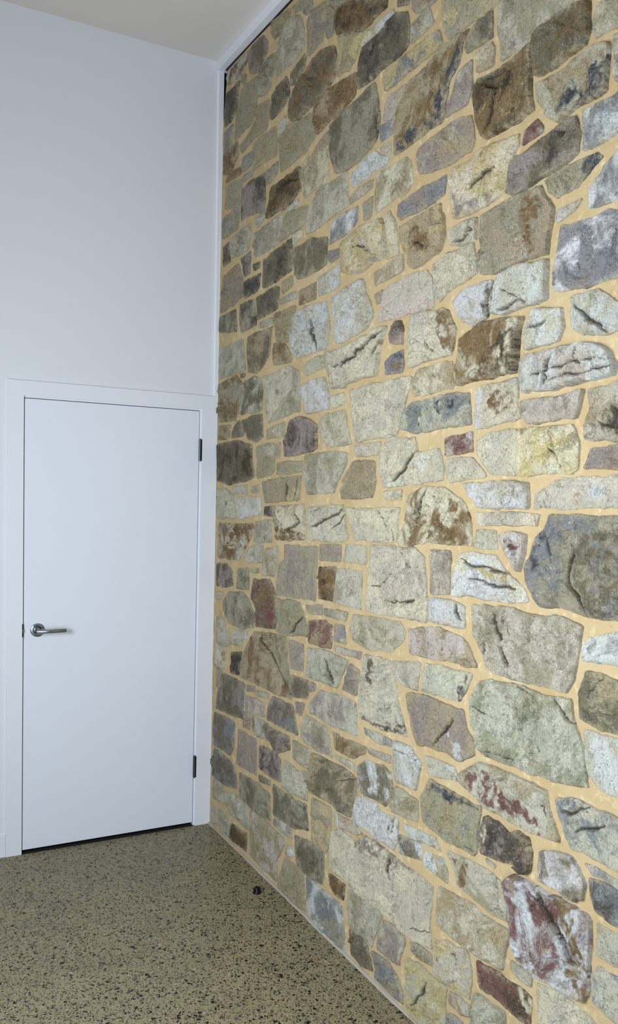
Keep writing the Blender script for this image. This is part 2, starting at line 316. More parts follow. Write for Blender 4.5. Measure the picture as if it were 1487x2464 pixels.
STONES = """
Slrt | 6 | 68,3643 302,3638 296,3595 205,3555 53,3579 33,3618
Sg | 9 | 242,3557 285,3544 287,3507 253,3510 226,3532
SGp | 6 | 302,3635 484,3640 532,3592 527,3547 414,3502 333,3527 314,3570
SdG | 10 | 37,3546 210,3544 195,3490 173,3423 113,3392 27,3394 22,3480
Sgt | 10 | 238,3493 418,3486 424,3439 411,3337 381,3305 163,3288 175,3384 222,3468
SgG | 8 | 537,3520 611,3512 607,3471 595,3424 433,3472 439,3505
Slg | 10 | 427,3471 574,3429 569,3387 517,3377 427,3391
StG | 8 | 559,3655 758,3627 760,3599 665,3566 601,3564 562,3614
Sg | 9 | 772,3626 851,3619 961,3571 949,3561 801,3592
Sgb | 8 | 892,3570 960,3564 962,3540 906,3540 880,3559
Sgl | 8 | 800,3582 847,3567 896,3488 900,3423 811,3399 632,3405 614,3468 640,3520 665,3566 719,3588
Spt | 11 | 971,3531 1078,3520 1092,3484 1070,3458 1063,3379 943,3369 923,3404 923,3509
Sgb | 11 | 1103,3489 1150,3459 1154,3423 1147,3366 1098,3373 1078,3419 1088,3445
Sg | 12 | 1090,3515 1243,3448 1161,3459 1115,3489
SNnd | 12 | 1157,3436 1179,3447 1271,3436 1416,3373 1432,3338 1435,3291 1381,3290 1267,3322 1179,3353 1160,3395
SnN | 11 | 1425,3369 1540,3319 1537,3298 1444,3297 1439,3326
SGd | 6 | 1610,3289 1680,3259 1677,3247 1607,3269
Scw | 7 | 1438,3265 1576,3277 1595,3256 1543,3238 1473,3239 1449,3251
Sc | 7 | 1371,3248 1399,3281 1459,3250 1454,3240 1367,3237
SGdt | 10 | 1374,3227 1471,3231 1597,3253 1672,3225 1688,3169 1687,3118 1641,3105 1479,3097 1357,3094 1349,3137 1356,3201
Sty | 12 | 1185,3345 1267,3315 1382,3283 1359,3252 1331,3211 1286,3184 1188,3203 1178,3269 1205,3278
SGnd | 15 | 1166,3320 1181,3263 1173,3206 1124,3178 983,3171 857,3157 790,3171 761,3203 771,3260 810,3290 899,3312 972,3347 1091,3342 | K 1053,3263 995,3222 934,3212
SGg | 12 | 777,3362 905,3389 918,3379 908,3340 820,3309 779,3318
SGdn | 11 | 735,3370 764,3329 767,3284 686,3250 586,3244 569,3272 594,3344 665,3364
Slw | 7 | 660,3163 672,3199 727,3217 742,3199 737,3161 703,3152
Stg | 7 | 423,3357 562,3341 567,3250 524,3223 399,3227 251,3211 232,3248 348,3273 411,3301
Sgb | 8 | 26,3369 139,3371 125,3293 109,3273 26,3272
SntN | 11 | 24,3266 200,3276 212,3210 118,3161 29,3174
Stg | 6 | 399,3209 628,3208 653,3143 649,3081 515,3091 398,3089 386,3153
Sgb | 7 | 270,3181 378,3180 389,3122 274,3118 247,3144
Stg | 7 | 680,3100 661,3140 743,3170 851,3152 978,3147 1021,3039 937,3012 807,3001 698,2999
Snt | 11 | 998,3171 1200,3177 1338,3160 1346,3119 1333,3086 1239,3069 1151,3059 1030,3044 995,3126
St | 7 | 1024,3002 1128,3031 1125,2981 1025,2975 988,2981
Scty | 8 | 927,2983 1121,2967 1135,2922 1140,2875 1123,2839 1046,2839 929,2829 909,2886 890,2945
SgG | 15 | 1144,3041 1264,3056 1367,3069 1469,3079 1496,3028 1520,2942 1496,2876 1400,2849 1288,2838 1200,2853 1163,2908 1141,2991 | K 1489,3056 1521,2990 1497,2925 1510,2870
Sybn | 14 | 1534,3083 1618,3092 1704,3094 1862,3097 1874,3080 1888,3042 1827,3037 1707,3032 1551,3022 1531,3048
Sk | 7 | 1676,3001 1623,2958 1603,2915 1539,2930 1545,2975 1567,3000
Sbw | 7 | 1512,2920 1603,2915 1606,2870 1525,2866
Sl | 6 | 1516,2846 1589,2851 1596,2810 1579,2797
Sgl | 7 | 1695,3175 1794,3190 1815,3167 1829,3128 1763,3117 1698,3118
Spt | 10 | 1696,3252 1843,3188 1816,3187 1728,3197 1697,3225
Sgy | 10 | 1865,3178 2163,3049 2132,3043 2020,3045 1914,3046 1889,3087 1871,3139
SGgb | 12 | 2130,3037 2135,2961 2012,2966 2001,2982 2009,3006 2042,3032
Sglt | 6 | 2167,3047 2465,2918 2440,2912 2318,2897 2308,2884 2178,2884 2169,2924 2153,2979 2153,3031 | Pp 2202,2921 2268,2913 2314,2902 2310,2882 2246,2890 2204,2891
SGnb | 26 | 2523,2890 2530,2822 2518,2788 2420,2779 2342,2777 2331,2816 2327,2885 2349,2893 2489,2895
Sgl | 11 | 2554,2872 2566,2873 2620,2850 2649,2837 2652,2789 2594,2793 2550,2793 2541,2819 2543,2857
Slg | 12 | 2609,2775 2653,2776 2661,2658 2625,2665
Stc | 14 | 2058,2948 2133,2949 2147,2928 2144,2883 2065,2889
SnNy | 22 | 2315,2872 2315,2833 2314,2798 2321,2739 2335,2695 2252,2687 2198,2686 2128,2685 2107,2707 2084,2756 2063,2821 2068,2854 2091,2862 2181,2851 2264,2864 | K 2122,2836 2181,2807 2172,2743 2137,2694 | K 2244,2683 2279,2686 2342,2686 | K 2134,2847 2234,2832 2202,2763
Stn | 10 | 2017,3032 1991,3001 1970,2950 1926,2915 1899,2814 1815,2804 1718,2797 1620,2794 1610,2891 1632,2945 1681,2994 1705,3005 1755,3006 1825,3022 1892,3037 1972,3037 | PB 2024,3028 1998,2998 1977,2947 1932,2911 1906,2811 1822,2800 1726,2794 1619,2791 1639,2818 1739,2844 1820,2835 1856,2877 1884,2916 1932,2967 1972,3028
Spl | 10 | 2037,2937 2045,2860 2020,2822 1913,2817 1909,2835 1939,2869 1972,2926
Stlc | 22 | 2595,2764 2603,2752 2600,2699 2596,2656 2575,2650 2503,2649 2428,2637 2389,2667 2353,2714 2348,2751 2425,2757 2520,2771 | K 2546,2722 2544,2671 | PB 2610,2730 2622,2656 2598,2639 2518,2634 2442,2629 2417,2654 2430,2691 2478,2704 2533,2694 2540,2728 2574,2725
Stpl | 10 | 2050,2784 2063,2745 2065,2705 2050,2682 1966,2671 1854,2679 1774,2690 1755,2745 1761,2769 1840,2783 1952,2793
Slr | 9 | 2345,2672 2369,2646 2370,2632 2286,2622 2295,2656
SGpd | 20 | 2494,2629 2509,2584 2507,2537 2471,2525 2355,2509 2260,2503 2238,2514 2244,2561 2251,2592 2321,2600 2397,2616 2454,2628 | Pd 2415,2607 2457,2604 2450,2556 2426,2521 2399,2536 2401,2577
Swb | 16 | 2663,2645 2637,2632 2522,2633 2524,2602 2531,2560 2528,2535 2576,2534 2670,2546
Snt | 6 | 51,3129 94,3168 271,3147 256,3117 151,3117
Sgt | 7 | 49,3006 62,3106 153,3107 275,3086 261,3034 239,2978
Spdt | 7 | 270,3035 360,3057 534,3042 543,2937 536,2877 353,2906 269,2902 258,2948
Sgb | 11 | 546,3036 669,3052 665,3008 630,2989 548,2988
Sgl | 9 | 277,3098 392,3100 394,3072 278,3073
SNnd | 15 | 613,2959 816,2965 875,2970 902,2952 906,2875 769,2839 583,2839 555,2845 593,2912 | K 669,2920 781,2929 888,2916
Slw | 12 | 754,2823 873,2843 881,2828 822,2815
Slgt | 7 | 1034,2831 1128,2832 1283,2835 1299,2825 1299,2713 1193,2704 1066,2687 956,2689 948,2715 982,2776
Sgb | 12 | 28,2965 235,2978 241,2927 223,2874 33,2872
Slg | 6 | 434,2875 528,2876 544,2854 484,2833 437,2832
Sgly | 7 | 735,2831 423,2811 418,2764 429,2704 584,2705 700,2714 704,2771
Sgt | 12 | 754,2815 965,2801 955,2766 932,2729 828,2720 704,2708 716,2756
Slc | 12 | 835,2715 914,2714 915,2684 844,2672
Slg | 8 | 133,2844 355,2875 383,2820 370,2755 147,2754
SdG | 11 | 44,2830 117,2840 132,2747 49,2737
Spd | 7 | 270,2733 387,2740 384,2648 318,2642 289,2691
SGd | 10 | 535,2673 661,2688 828,2698 838,2629 828,2576 668,2560 542,2553
SGgt | 10 | 857,2653 1009,2663 1142,2631 1142,2534 1042,2529 981,2520 891,2525 856,2548 849,2610
Sbw | 10 | 1174,2673 1261,2692 1377,2688 1385,2643 1360,2625 1266,2612 1161,2602 1171,2633
Sgtn | 11 | 1417,2692 1481,2697 1479,2639 1461,2627 1421,2632
Sw | 9 | 1327,2817 1397,2836 1485,2848 1580,2797 1572,2781 1498,2779 1402,2768 1330,2768
Slg | 11 | 1313,2734 1384,2754 1482,2755 1474,2730 1396,2717 1319,2712
Sctn | 6 | 1507,2768 1590,2762 1694,2768 1721,2747 1737,2681 1710,2654 1597,2647 1505,2636 1497,2696
Spb | 6 | 1148,2582 1239,2573 1235,2543 1180,2534 1156,2544
Syc | 26 | 1279,2578 1402,2604 1547,2608 1577,2574 1581,2504 1574,2469 1508,2473 1432,2450 1329,2459 1290,2482 1287,2537 | K 1351,2551 1453,2538 1494,2501 | Pk 1381,2563 1431,2576 1503,2518 1474,2520 | Pp 1468,2450 1495,2492 1563,2469 1535,2456
Scy | 8 | 1600,2617 1638,2574 1655,2526 1667,2465 1587,2463 1588,2522 1575,2584 1560,2606
Scty | 12 | 1507,2436 1691,2460 1703,2408 1652,2400 1515,2388
Sty | 20 | 1682,2545 1741,2551 1906,2566 1907,2543 1927,2522 1935,2463 1915,2426 1823,2411 1754,2403 1731,2447 1693,2499 | K 1747,2463 1779,2478 1829,2459 | Pn 1719,2509 1784,2537 1851,2488 1876,2449 1830,2433 1755,2466
Spb | 8 | 1653,2629 1720,2638 1925,2647 1921,2590 1822,2573 1665,2572 1648,2590
Stp | 10 | 42,2693 231,2715 304,2632 300,2558 170,2534 23,2524
SdB | 6 | 310,2619 511,2627 499,2567 469,2548 322,2548
Sgt | 9 | 740,2541 835,2552 844,2517 825,2504 743,2495
SGd | 8 | 464,2524 668,2537 705,2525 696,2440 555,2432 485,2430
Slw | 6 | 1077,2502 1248,2516 1258,2439 1208,2432 1081,2425
Sgl | 9 | 716,2477 873,2482 888,2454 717,2454
Snt | 8 | 905,2479 1061,2489 1059,2421 909,2418
SGg | 6 | 1,2508 221,2514 235,2409 5,2434
Sdg | 11 | 277,2524 451,2520 474,2402 301,2395 273,2442
SGg | 6 | 422,2678 501,2674 495,2651 432,2645
Sgl | 6 | 509,2409 630,2415 653,2388 518,2384
Stn | 10 | 676,2426 877,2423 848,2349 816,2326 818,2292 699,2289 679,2373
Slwc | 12 | 1192,2399 1279,2420 1434,2431 1457,2379 1494,2340 1516,2294 1465,2249 1269,2225 1224,2241 1214,2309 1194,2363
Sgt | 9 | 1515,2360 1570,2369 1555,2326 1531,2325
Slkt | 7 | 1570,2360 1702,2387 1842,2382 1867,2356 1885,2307 1880,2261 1735,2266 1622,2260 1538,2265 1558,2320
Scyk | 15 | 1963,2655 2034,2651 2100,2671 2190,2666 2272,2655 2274,2625 2251,2603 2238,2585 2228,2547 2230,2520 2181,2510 2110,2505 2057,2495 1972,2509 1953,2577 1943,2620 | K 2056,2568 2096,2585 2179,2600 | K 2241,2586 2238,2546 | Py 2128,2599 2179,2604 2231,2555 2234,2514 2120,2525 2050,2566 | Pp 1980,2565 2052,2538 2159,2522 2192,2499 2121,2497 2012,2500 1983,2511
SgB | 6 | 2379,2506 2455,2520 2540,2519 2573,2518 2593,2503 2548,2477 2510,2457 2434,2444 2401,2469
Swb | 6 | 2668,2518 2642,2505 2590,2475 2550,2440 2548,2394 2587,2391 2677,2390
Slw | 10 | 2435,2415 2468,2420 2526,2422 2505,2401 2437,2385
Sgtl | 20 | 2372,2493 2385,2468 2423,2424 2420,2390 2413,2367 2409,2312 2328,2314 2215,2310 2132,2310 2123,2343 2130,2384 2124,2424 2131,2477 2204,2482 2275,2493 | Pn 2295,2486 2358,2484 2383,2442 2364,2397 2351,2336 2323,2335 2312,2410
Sbwn | 9 | 2680,2351 2626,2373 2565,2370 2456,2372 2448,2339 2440,2299 2432,2252 2434,2216 2467,2205 2552,2206 2623,2208 2690,2207
Sclt | 18 | 1961,2473 2046,2482 2094,2478 2095,2450 2094,2415 2022,2415 1972,2428 | K 2080,2476 2082,2448 2062,2433 1992,2432
Scl | 14 | 1871,2393 1941,2408 2082,2412 2099,2368 2105,2323 2041,2307 1956,2290 1917,2271 1888,2301 1881,2353
Slw | 15 | 1988,2260 2029,2285 2104,2292 2179,2288 2179,2244 2163,2189 2085,2173 2024,2205 | K 2187,2280 2167,2245 2170,2199 | Pd 2161,2281 2190,2281 2183,2235 2167,2187 2153,2209
Swlk | 26 | 2409,2297 2412,2247 2413,2198 2355,2196 2262,2189 2191,2192 2208,2262 2224,2300 2267,2303 2348,2299 | K 2240,2250 2314,2216 2350,2199 | K 2231,2199 2315,2212
Swlc | 15 | 2596,2191 2506,2188 2510,2132 2511,2117 2552,2091 2634,2079 2700,2088 2697,2136 2668,2147 | K 2521,2173 2587,2119 | K 2521,2169 2592,2118 2641,2085
Slg | 8 | 11,2352 317,2363 338,2295 356,2218 19,2214
SGt | 6 | 374,2366 617,2373 647,2377 631,2262 536,2207 489,2196 383,2206 366,2311
Stn | 10 | 669,2304 776,2291 842,2232 843,2204 674,2207 664,2258
Slwc | 15 | 1016,2406 1148,2395 1188,2301 1186,2245 1159,2217 1015,2218 913,2210 844,2260 840,2322 877,2378 915,2400 | K 1035,2349 1091,2225
Sl | 6 | 973,2169 997,2193 1107,2200 1148,2196 1151,2151 1074,2143 988,2135
Scl | 26 | 1185,2204 1344,2205 1495,2230 1570,2241 1607,2238 1582,2191 1558,2133 1547,2087 1444,2082 1342,2074 1332,2060 1228,2061 1218,2118 1189,2141 | K 1307,2138 1425,2170 1522,2211 1605,2232 | K 1234,2146 1301,2144 | K 1525,2154 1580,2189 1615,2222
Spd | 16 | 1630,2210 1663,2249 1698,2246 1713,2220 1712,2168 1641,2177
Sbn | 11 | 1640,2143 1714,2155 1721,2107 1714,2081 1608,2082 1601,2124 | PB 1649,2141 1723,2153 1715,2130 1677,2125
SlcG | 10 | 564,2174 705,2178 817,2193 858,2180 860,2141 870,2101 756,2047 629,1969 596,2022 576,2107
Sgl | 6 | 855,2181 929,2157 939,2101 938,2001 812,1986 626,1969 807,2066 886,2105
SG | 9 | 290,2209 348,2206 348,2194 294,2189
Sgnt | 12 | 20,2184 243,2210 315,2165 301,2115 255,2003 147,1999 44,2001 26,2082
SGl | 15 | 318,2158 466,2183 538,2167 557,2108 554,2024 309,2023 305,2090 | K 517,2165 548,2036
Swkl | 16 | 953,2094 997,2109 1160,2113 1198,2058 1202,1996 1103,1989 1010,1989 989,2031
Scl | 11 | 1207,2037 1312,2044 1325,2003 1227,1997
Spd | 18 | 852,1933 877,1971 955,1978 1032,1963 1095,1938 1113,1847 1064,1838 831,1820 814,1871 | K 1097,1932 1090,1842
Slg | 8 | 1111,1948 1157,1972 1319,1981 1350,1922 1385,1856 1211,1850 1163,1872 1113,1917
SG | 8 | 330,1996 556,2015 578,1908 493,1893 411,1902 341,1955
StnG | 9 | 33,1981 182,1981 167,1923 94,1912 27,1914
SGp | 11 | 281,1999 342,1980 348,1926 206,1918 222,1953
Slt | 10 | 616,1943 803,1964 799,1906 610,1901
SGNn | 8 | 2,1891 257,1907 361,1891 445,1879 457,1813 485,1739 371,1714 179,1699 11,1721
Sgl | 6 | 500,1868 631,1886 698,1878 701,1828 511,1819
Stg | 9 | 522,1813 711,1822 707,1769 671,1751 518,1733
Stg | 8 | 714,1874 764,1885 754,1815 710,1822
Sgt | 9 | 734,1798 984,1806 975,1757 730,1745
Sglt | 11 | 998,1823 1191,1835 1357,1829 1349,1786 1288,1726 1257,1679 1020,1666 990,1746
Slcg | 15 | 1362,2050 1537,2060 1777,2059 1748,1998 1702,1892 1695,1879 1558,1874 1420,1862 1396,1920 1377,1975 | K 1480,1939 1485,2016 1504,2034
Scl | 11 | 1408,1853 1589,1857 1573,1817 1421,1810
Slcw | 15 | 1641,1872 1802,1868 1825,1821 1943,1827 1976,1768 1971,1730 1624,1704 1589,1756 1590,1812 | K 1681,1732 1741,1755 1821,1817 1837,1819 | K 1681,1732 1741,1755
St | 14 | 1355,1721 1323,1721 1403,1796 1553,1794 1567,1723 1541,1665 1327,1662 1303,1690
Scln | 15 | 1755,2253 1844,2257 1967,2242 2008,2175 1991,2103 1846,2100 1749,2090 1747,2188 | K 1835,2219 1846,2175 1846,2101 | K 1846,2175 1896,2122 | Pn 1926,2243 1986,2238 2019,2173 1993,2127 1940,2141 1921,2207
Sncd | 30 | 2046,2141 2158,2177 2324,2166 2310,2122 2304,2023 2136,2016 2040,2006 2043,2077 | K 2254,2120 2206,2088 2169,2066 | PN 2193,2090 2230,2108 2277,2132 2325,2126 2326,2019 2172,2019 2163,2055 | Pn 2078,2123 2152,2126 2168,2077 2090,2046
Swl | 16 | 2338,2134 2363,2177 2396,2179 2472,2166 2486,2117 2467,2085 2336,2078 2331,2106 | K 2354,2127 2414,2140
Swkp | 30 | 2326,2047 2348,2061 2442,2063 2504,2069 2588,2068 2636,2050 2671,2004 2664,1982 2551,1972 2449,1965 2371,1970 2349,1964 2335,2006 | K 2385,2003 2465,2017 2590,2031 | K 2414,1979 2518,1998 2662,2003 | K 2540,2057 2546,2036 | K 2463,2055 2433,2020 2430,1978 | K 2600,2033 2603,1983
Stcn | 7 | 1811,2078 1951,2091 1995,2087 2007,2007 1888,2000 1784,1995 1773,2031 1784,2061
Slbt | 15 | 1773,1975 1916,1985 2026,1993 2090,1988 2103,1891 1953,1886 1812,1881 1778,1884 1718,1896 1724,1945 | K 1822,1904 1837,1938 1875,1966 | PB 1921,1963 2018,1965 2033,1947 1946,1936
Scwn | 12 | 2125,1998 2193,2000 2303,2009 2311,1938 2334,1899 2188,1880 2122,1879 2118,1943 | Pn 2192,1945 2215,1974 2288,1991 2310,1930 2231,1927
Spk | 20 | 2335,1940 2563,1955 2557,1928 2543,1888 2362,1879 2343,1902
Slt | 15 | 2585,1953 2642,1959 2680,1968 2730,1967 2739,1830 2668,1829 2581,1834 2581,1879 2593,1912 | K 2622,1877 2696,1854 | Pd 2622,1887 2671,1913 2739,1934 2745,1855 2657,1842
Srwk | 12 | 1972,1856 2109,1873 2116,1815 1979,1805
Slct | 10 | 2130,1846 2188,1864 2311,1871 2321,1766 2314,1743 2195,1755 2140,1802
Sycn | 15 | 2317,1868 2449,1872 2532,1875 2552,1833 2554,1764 2535,1751 2322,1747 | K 2463,1867 2472,1807 2496,1764
Sck | 10 | 1978,1797 2113,1799 2148,1779 2183,1743 1998,1724
Srpt | 12 | 2599,1811 2689,1822 2738,1821 2742,1760 2577,1764
Slg | 10 | 226,1692 407,1701 410,1660 237,1657
Slg | 8 | 455,1695 551,1705 537,1668 457,1667
Slcn | 15 | 26,1676 150,1678 233,1653 283,1550 176,1539 28,1533 | K 76,1673 136,1618 178,1546 | K 211,1607 84,1542
Slw | 8 | 263,1641 554,1653 581,1581 347,1544 286,1551
Sgty | 15 | 579,1715 813,1737 973,1748 959,1651 894,1641 623,1625 | K 945,1734 910,1644 | K 858,1734 843,1642
Sdp | 10 | 612,1609 702,1615 704,1571 607,1570
Sctn | 15 | 713,1615 999,1630 1015,1581 1014,1489 743,1472 724,1551 | K 927,1588 968,1556 864,1506 | Pn 751,1523 917,1526 1029,1515 1030,1490 761,1473
Sclw | 15 | 1038,1620 1263,1637 1334,1639 1379,1520 1337,1507 1225,1500 1046,1491 | K 1163,1624 1080,1599 | K 1349,1630 1258,1590 1095,1551 | K 1367,1605 1249,1543 1206,1504
Sclyn | 15 | 1356,1627 1475,1629 1727,1642 1717,1591 1712,1529 1654,1523 1431,1513 1396,1576 | K 1682,1571 1693,1535 | K 1596,1623 1645,1578
SclG | 10 | 1613,1692 1733,1699 1731,1667 1633,1665
SncN | 12 | 42,1510 468,1530 502,1510 425,1430 327,1352 52,1343
Slgy | 9 | 514,1541 690,1555 695,1460 503,1448
Slgc | 12 | 474,1430 601,1439 605,1366 404,1355 426,1399
Stlg | 10 | 638,1432 748,1446 759,1388 726,1320 598,1314 618,1382
Sgptl | 6 | 829,1460 1127,1472 1130,1413 1128,1343 1121,1261 1028,1255 757,1240 753,1311 764,1371 826,1393 | Pp 851,1390 1060,1424 1040,1328 856,1315
Spg | 12 | 1154,1482 1325,1494 1323,1432 1158,1421
Sltk | 6 | 1358,1496 1512,1504 1516,1438 1346,1429
Slcyt | 15 | 1547,1506 1717,1513 1828,1516 1882,1494 1898,1421 1906,1365 1905,1290 1801,1284 1527,1276 1531,1369 1538,1418 | K 1774,1504 1810,1470 1820,1436 | K 1564,1363 1648,1382 1691,1423 | K 1652,1326 1856,1350 | Pl 1570,1422 1690,1451 1778,1432 1694,1377 1584,1365
Sdp | 7 | 29,1311 162,1322 237,1299 259,1228 169,1209 39,1205
SgG | 12 | 320,1313 439,1330 453,1230 308,1217
Slg | 11 | 471,1326 559,1338 560,1316 472,1308
SGrtg | 15 | 509,1286 687,1298 749,1239 765,1099 669,1088 553,1080 549,1154 490,1197 | K 656,1107 687,1093 | Pn 537,1271 705,1300 753,1240 712,1181 572,1207
SnN | 12 | 1153,1396 1291,1409 1284,1348 1271,1274 1155,1273
Slgw | 6 | 1293,1404 1483,1413 1490,1375 1486,1273 1378,1269 1273,1276 1280,1343
Sl | 9 | 38,1177 125,1187 108,1151 41,1136
SgGl | 8 | 135,1147 207,1196 383,1209 451,1192 537,1115 516,1068 376,1041 216,1044 129,1099
SgtG | 15 | 757,1228 984,1244 1039,1184 1074,1118 926,1095 773,1085 | K 1065,1221 992,1161 916,1099
Slg | 8 | 1043,1234 1183,1252 1185,1215 1070,1202
Slgw | 12 | 1210,1245 1393,1253 1374,1217 1217,1214
Slgt | 8 | 1433,1248 1591,1260 1746,1268 1787,1241 1776,1208 1700,1158 1531,1144 1438,1158 1415,1195
Srtn | 6 | 1071,1174 1214,1195 1267,1189 1267,1097 1149,1091 1069,1089
Spbl | 9 | 1291,1193 1362,1198 1382,1134 1289,1129
Slgc | 6 | 46,1054 120,1057 179,1011 256,950 165,921 49,930
Slw | 6 | 252,1016 442,1038 435,1005 272,972
Slw | 18 | 2080,1724 2201,1727 2371,1728 2375,1658 2281,1655 2212,1653 2153,1659 2118,1682 | K 2252,1719 2241,1692 2268,1666 | K 2325,1724 2322,1679 2281,1659
Slclw | 8 | 2397,1699 2455,1726 2502,1745 2582,1747 2742,1747 2747,1674 2658,1669 2449,1659 2397,1659 | Pw 2580,1682 2615,1730 2634,1730 2652,1704 2608,1696 2605,1676
Slcg | 15 | 2142,1641 2255,1647 2380,1647 2420,1645 2411,1616 2336,1612 2155,1604 | K 2401,1641 2408,1623 | Pt 2396,1644 2429,1646 2423,1616 2403,1615
Sltw | 6 | 2148,1591 2239,1594 2249,1540 2135,1538
Skwr | 26 | 2271,1582 2312,1596 2372,1590 2369,1543 2352,1487 2305,1531 2281,1560 | K 2390,1589 2377,1525 2370,1491 | Pr 2309,1561 2374,1566 2369,1551 2322,1545
Scnwt | 15 | 1755,1579 1783,1679 1871,1711 1979,1708 2054,1681 2090,1665 2120,1622 2132,1546 2055,1538 1921,1542 1801,1523 1728,1523 1739,1560 | K 1954,1682 1922,1587 1901,1547 | K 2015,1659 1970,1556 | K 1883,1703 1862,1654 1834,1583 | K 1807,1617 1855,1641 | Pn 1962,1683 2057,1681 2120,1630 2062,1603 2026,1609 2000,1667 | Pn 1893,1551 1949,1640 2012,1592 2114,1561 2008,1550
Sgbl | 15 | 2464,1645 2591,1650 2750,1655 2766,1419 2679,1400 2607,1407 2531,1411 2441,1408 2412,1428 2381,1462 2370,1502 2393,1537 2413,1583 2444,1607 | K 2457,1586 2474,1544 2480,1530 | K 2565,1575 2548,1518 2541,1482 2577,1462 2620,1409 | PG 2544,1500 2603,1595 2759,1642 2773,1420 2639,1405 2567,1468 | PB 2402,1538 2443,1599 2455,1585 2416,1506 2399,1501 | Pg 2408,1458 2536,1468 2579,1435 2565,1415 2450,1411
Slpt | 14 | 1918,1514 2024,1519 2024,1391 1927,1382
Swcln | 15 | 2067,1520 2153,1525 2244,1524 2290,1487 2358,1456 2390,1415 2344,1409 2308,1399 2221,1400 2043,1389 2046,1461 | K 2079,1501 2139,1490 2238,1486 2312,1486 2337,1477 | K 2155,1455 2253,1445 2339,1439 | Py 2153,1483 2312,1486 2339,1443 2227,1454
Swct | 15 | 1920,1364 1955,1373 2044,1377 2105,1364 2106,1302 2085,1295 1921,1297 | K 2063,1375 2072,1339 2095,1317
Slgtn | 15 | 2146,1371 2272,1387 2398,1382 2533,1390 2597,1378 2590,1332 2576,1242 2548,1201 2492,1203 2410,1198 2340,1195 2260,1191 2220,1207 2205,1237 2152,1288 | K 2245,1370 2274,1311 2303,1258 2343,1200 | K 2284,1359 2317,1314 | K 2207,1269 2215,1243
Slg | 6 | 281,980 377,992 361,957 282,951
Scn | 9 | 53,920 149,922 164,819 29,808 18,841
Sd | 15 | 266,915 379,934 351,825 262,818 | K 338,928 326,831 | K 303,922 305,827
Sgt | 8 | 58,806 136,794 91,737 64,703
Stng | 15 | 397,921 531,1054 609,1063 859,1078 902,934 934,837 774,826 576,821 386,822 374,872 | K 612,1061 723,997 814,930 944,845 | Pg 627,1066 875,1081 918,938 951,841 814,930 692,1010
Spg | 8 | 888,1070 1033,1080 1033,970 915,957
SGt | 7 | 916,931 1091,945 1083,869 948,845
Sbp | 9 | 1105,940 1148,940 1138,914 1095,899
Sp | 8 | 449,795 547,809 548,784 451,767
Slg | 7 | 563,797 701,810 695,785 564,769
Slgc | 15 | 1077,1068 1239,1084 1400,1078 1366,1018 1320,962 1139,958 1071,956 | K 1270,1016 1306,981 | K 1221,1050 1282,997 1306,976
Spl | 8 | 1290,1114 1497,1125 1488,1097 1302,1092
Spt | 11 | 1414,1068 1488,1057 1473,966 1367,964
Slcb | 15 | 1526,1123 1604,1127 1724,1129 1748,1013 1816,904 1756,898 1619,888 1505,891 1496,958 1510,1061 | K 1524,896 1632,895 1803,906 | Pd 1524,901 1678,899 1792,941 1828,908 1768,902 1632,892 | PG 1550,1123 1598,1127 1601,1079 1576,1016 1553,1070
SGpn | 12 | 140,788 427,798 420,628 244,613 64,599 71,649
Slpt | 8 | 435,747 652,760 663,698 414,672
SGpb | 10 | 748,811 946,810 999,702 806,695 695,699 699,761 | Pb 786,727 978,766 1008,705 816,698
Sp | 7 | 969,832 1053,843 1024,788 985,790
Slpg | 6 | 1184,923 1365,943 1471,938 1493,827 1362,815 1105,812 1084,841
SGbp | 8 | 41,580 314,589 311,469 260,421 40,411 26,499 | Pd 268,585 340,582 323,572
Spt | 11 | 425,668 500,679 496,601 421,595
SGl | 6 | 520,674 693,674 690,600 582,590 515,618
Slgp | 9 | 1063,800 1252,798 1304,695 1151,686 1031,699 1028,744 | Pp 1044,731 1309,739 1312,697 1159,688
Stn | 11 | 1300,794 1399,788 1554,798 1550,777 1466,734 1326,732
Slb | 7 | 1527,866 1717,869 1723,843 1636,834 1539,843 | Pb 1532,867 1600,874 1601,855 1553,847
Spl | 8 | 1562,800 1717,813 1714,788 1573,783
SptG | 7 | 367,572 583,575 593,417 462,405 350,406 354,486
SGpl | 10 | 705,665 920,676 930,621 770,560 746,608 699,627
Sgl | 10 | 954,671 1110,672 1108,590 965,596
Spdt | 7 | 608,560 782,575 834,553 846,467 715,453 606,459
SGbl | 9 | 52,400 140,402 308,387 367,291 223,261 40,255 36,325
Slct | 7 | 1324,711 1470,720 1472,690 1331,696
SgG | 9 | 388,374 580,388 736,379 750,264 572,249 395,260
SbG | 10 | 610,426 733,437 734,416 628,402
Slgp | 11 | 879,566 1008,562 1104,570 1098,464 961,447 864,449 861,508
SGtlg | 15 | 1132,670 1321,678 1488,674 1493,600 1450,519 1342,512 1284,521 1136,507 1114,553 | K 1393,637 1497,673
SGwp | 8 | 1496,717 1554,758 1660,766 1725,758 1737,709 1696,634 1611,636 1502,627
Slw | 15 | 1740,868 1841,874 1905,846 1883,744 1757,739 1740,796 | K 1763,847 1888,849
Sktc | 12 | 1799,1257 1974,1282 2100,1268 2143,1238 2173,1198 2105,1190 1980,1184 1821,1174
Slgc | 7 | 1708,1131 1877,1157 1872,1120 1863,1069 1783,1066 1734,1079
Slcy | 11 | 1911,1163 2011,1168 2154,1174 2135,1142 2094,1077 1979,1072 1901,1068 1886,1118 | PB 2113,1167 2160,1176 2136,1134 2101,1079 2068,1078 2108,1129
Stpg | 15 | 1806,1044 1928,1061 2114,1059 2138,1015 2175,979 2177,942 2103,901 2037,913 1882,898 1837,950 | K 1972,914 2078,1022 | K 1992,975 1958,1020 | Pp 1846,1003 1897,970 1902,904 1857,952 | Pw 2059,971 2111,955 2154,933 2114,905 2077,916
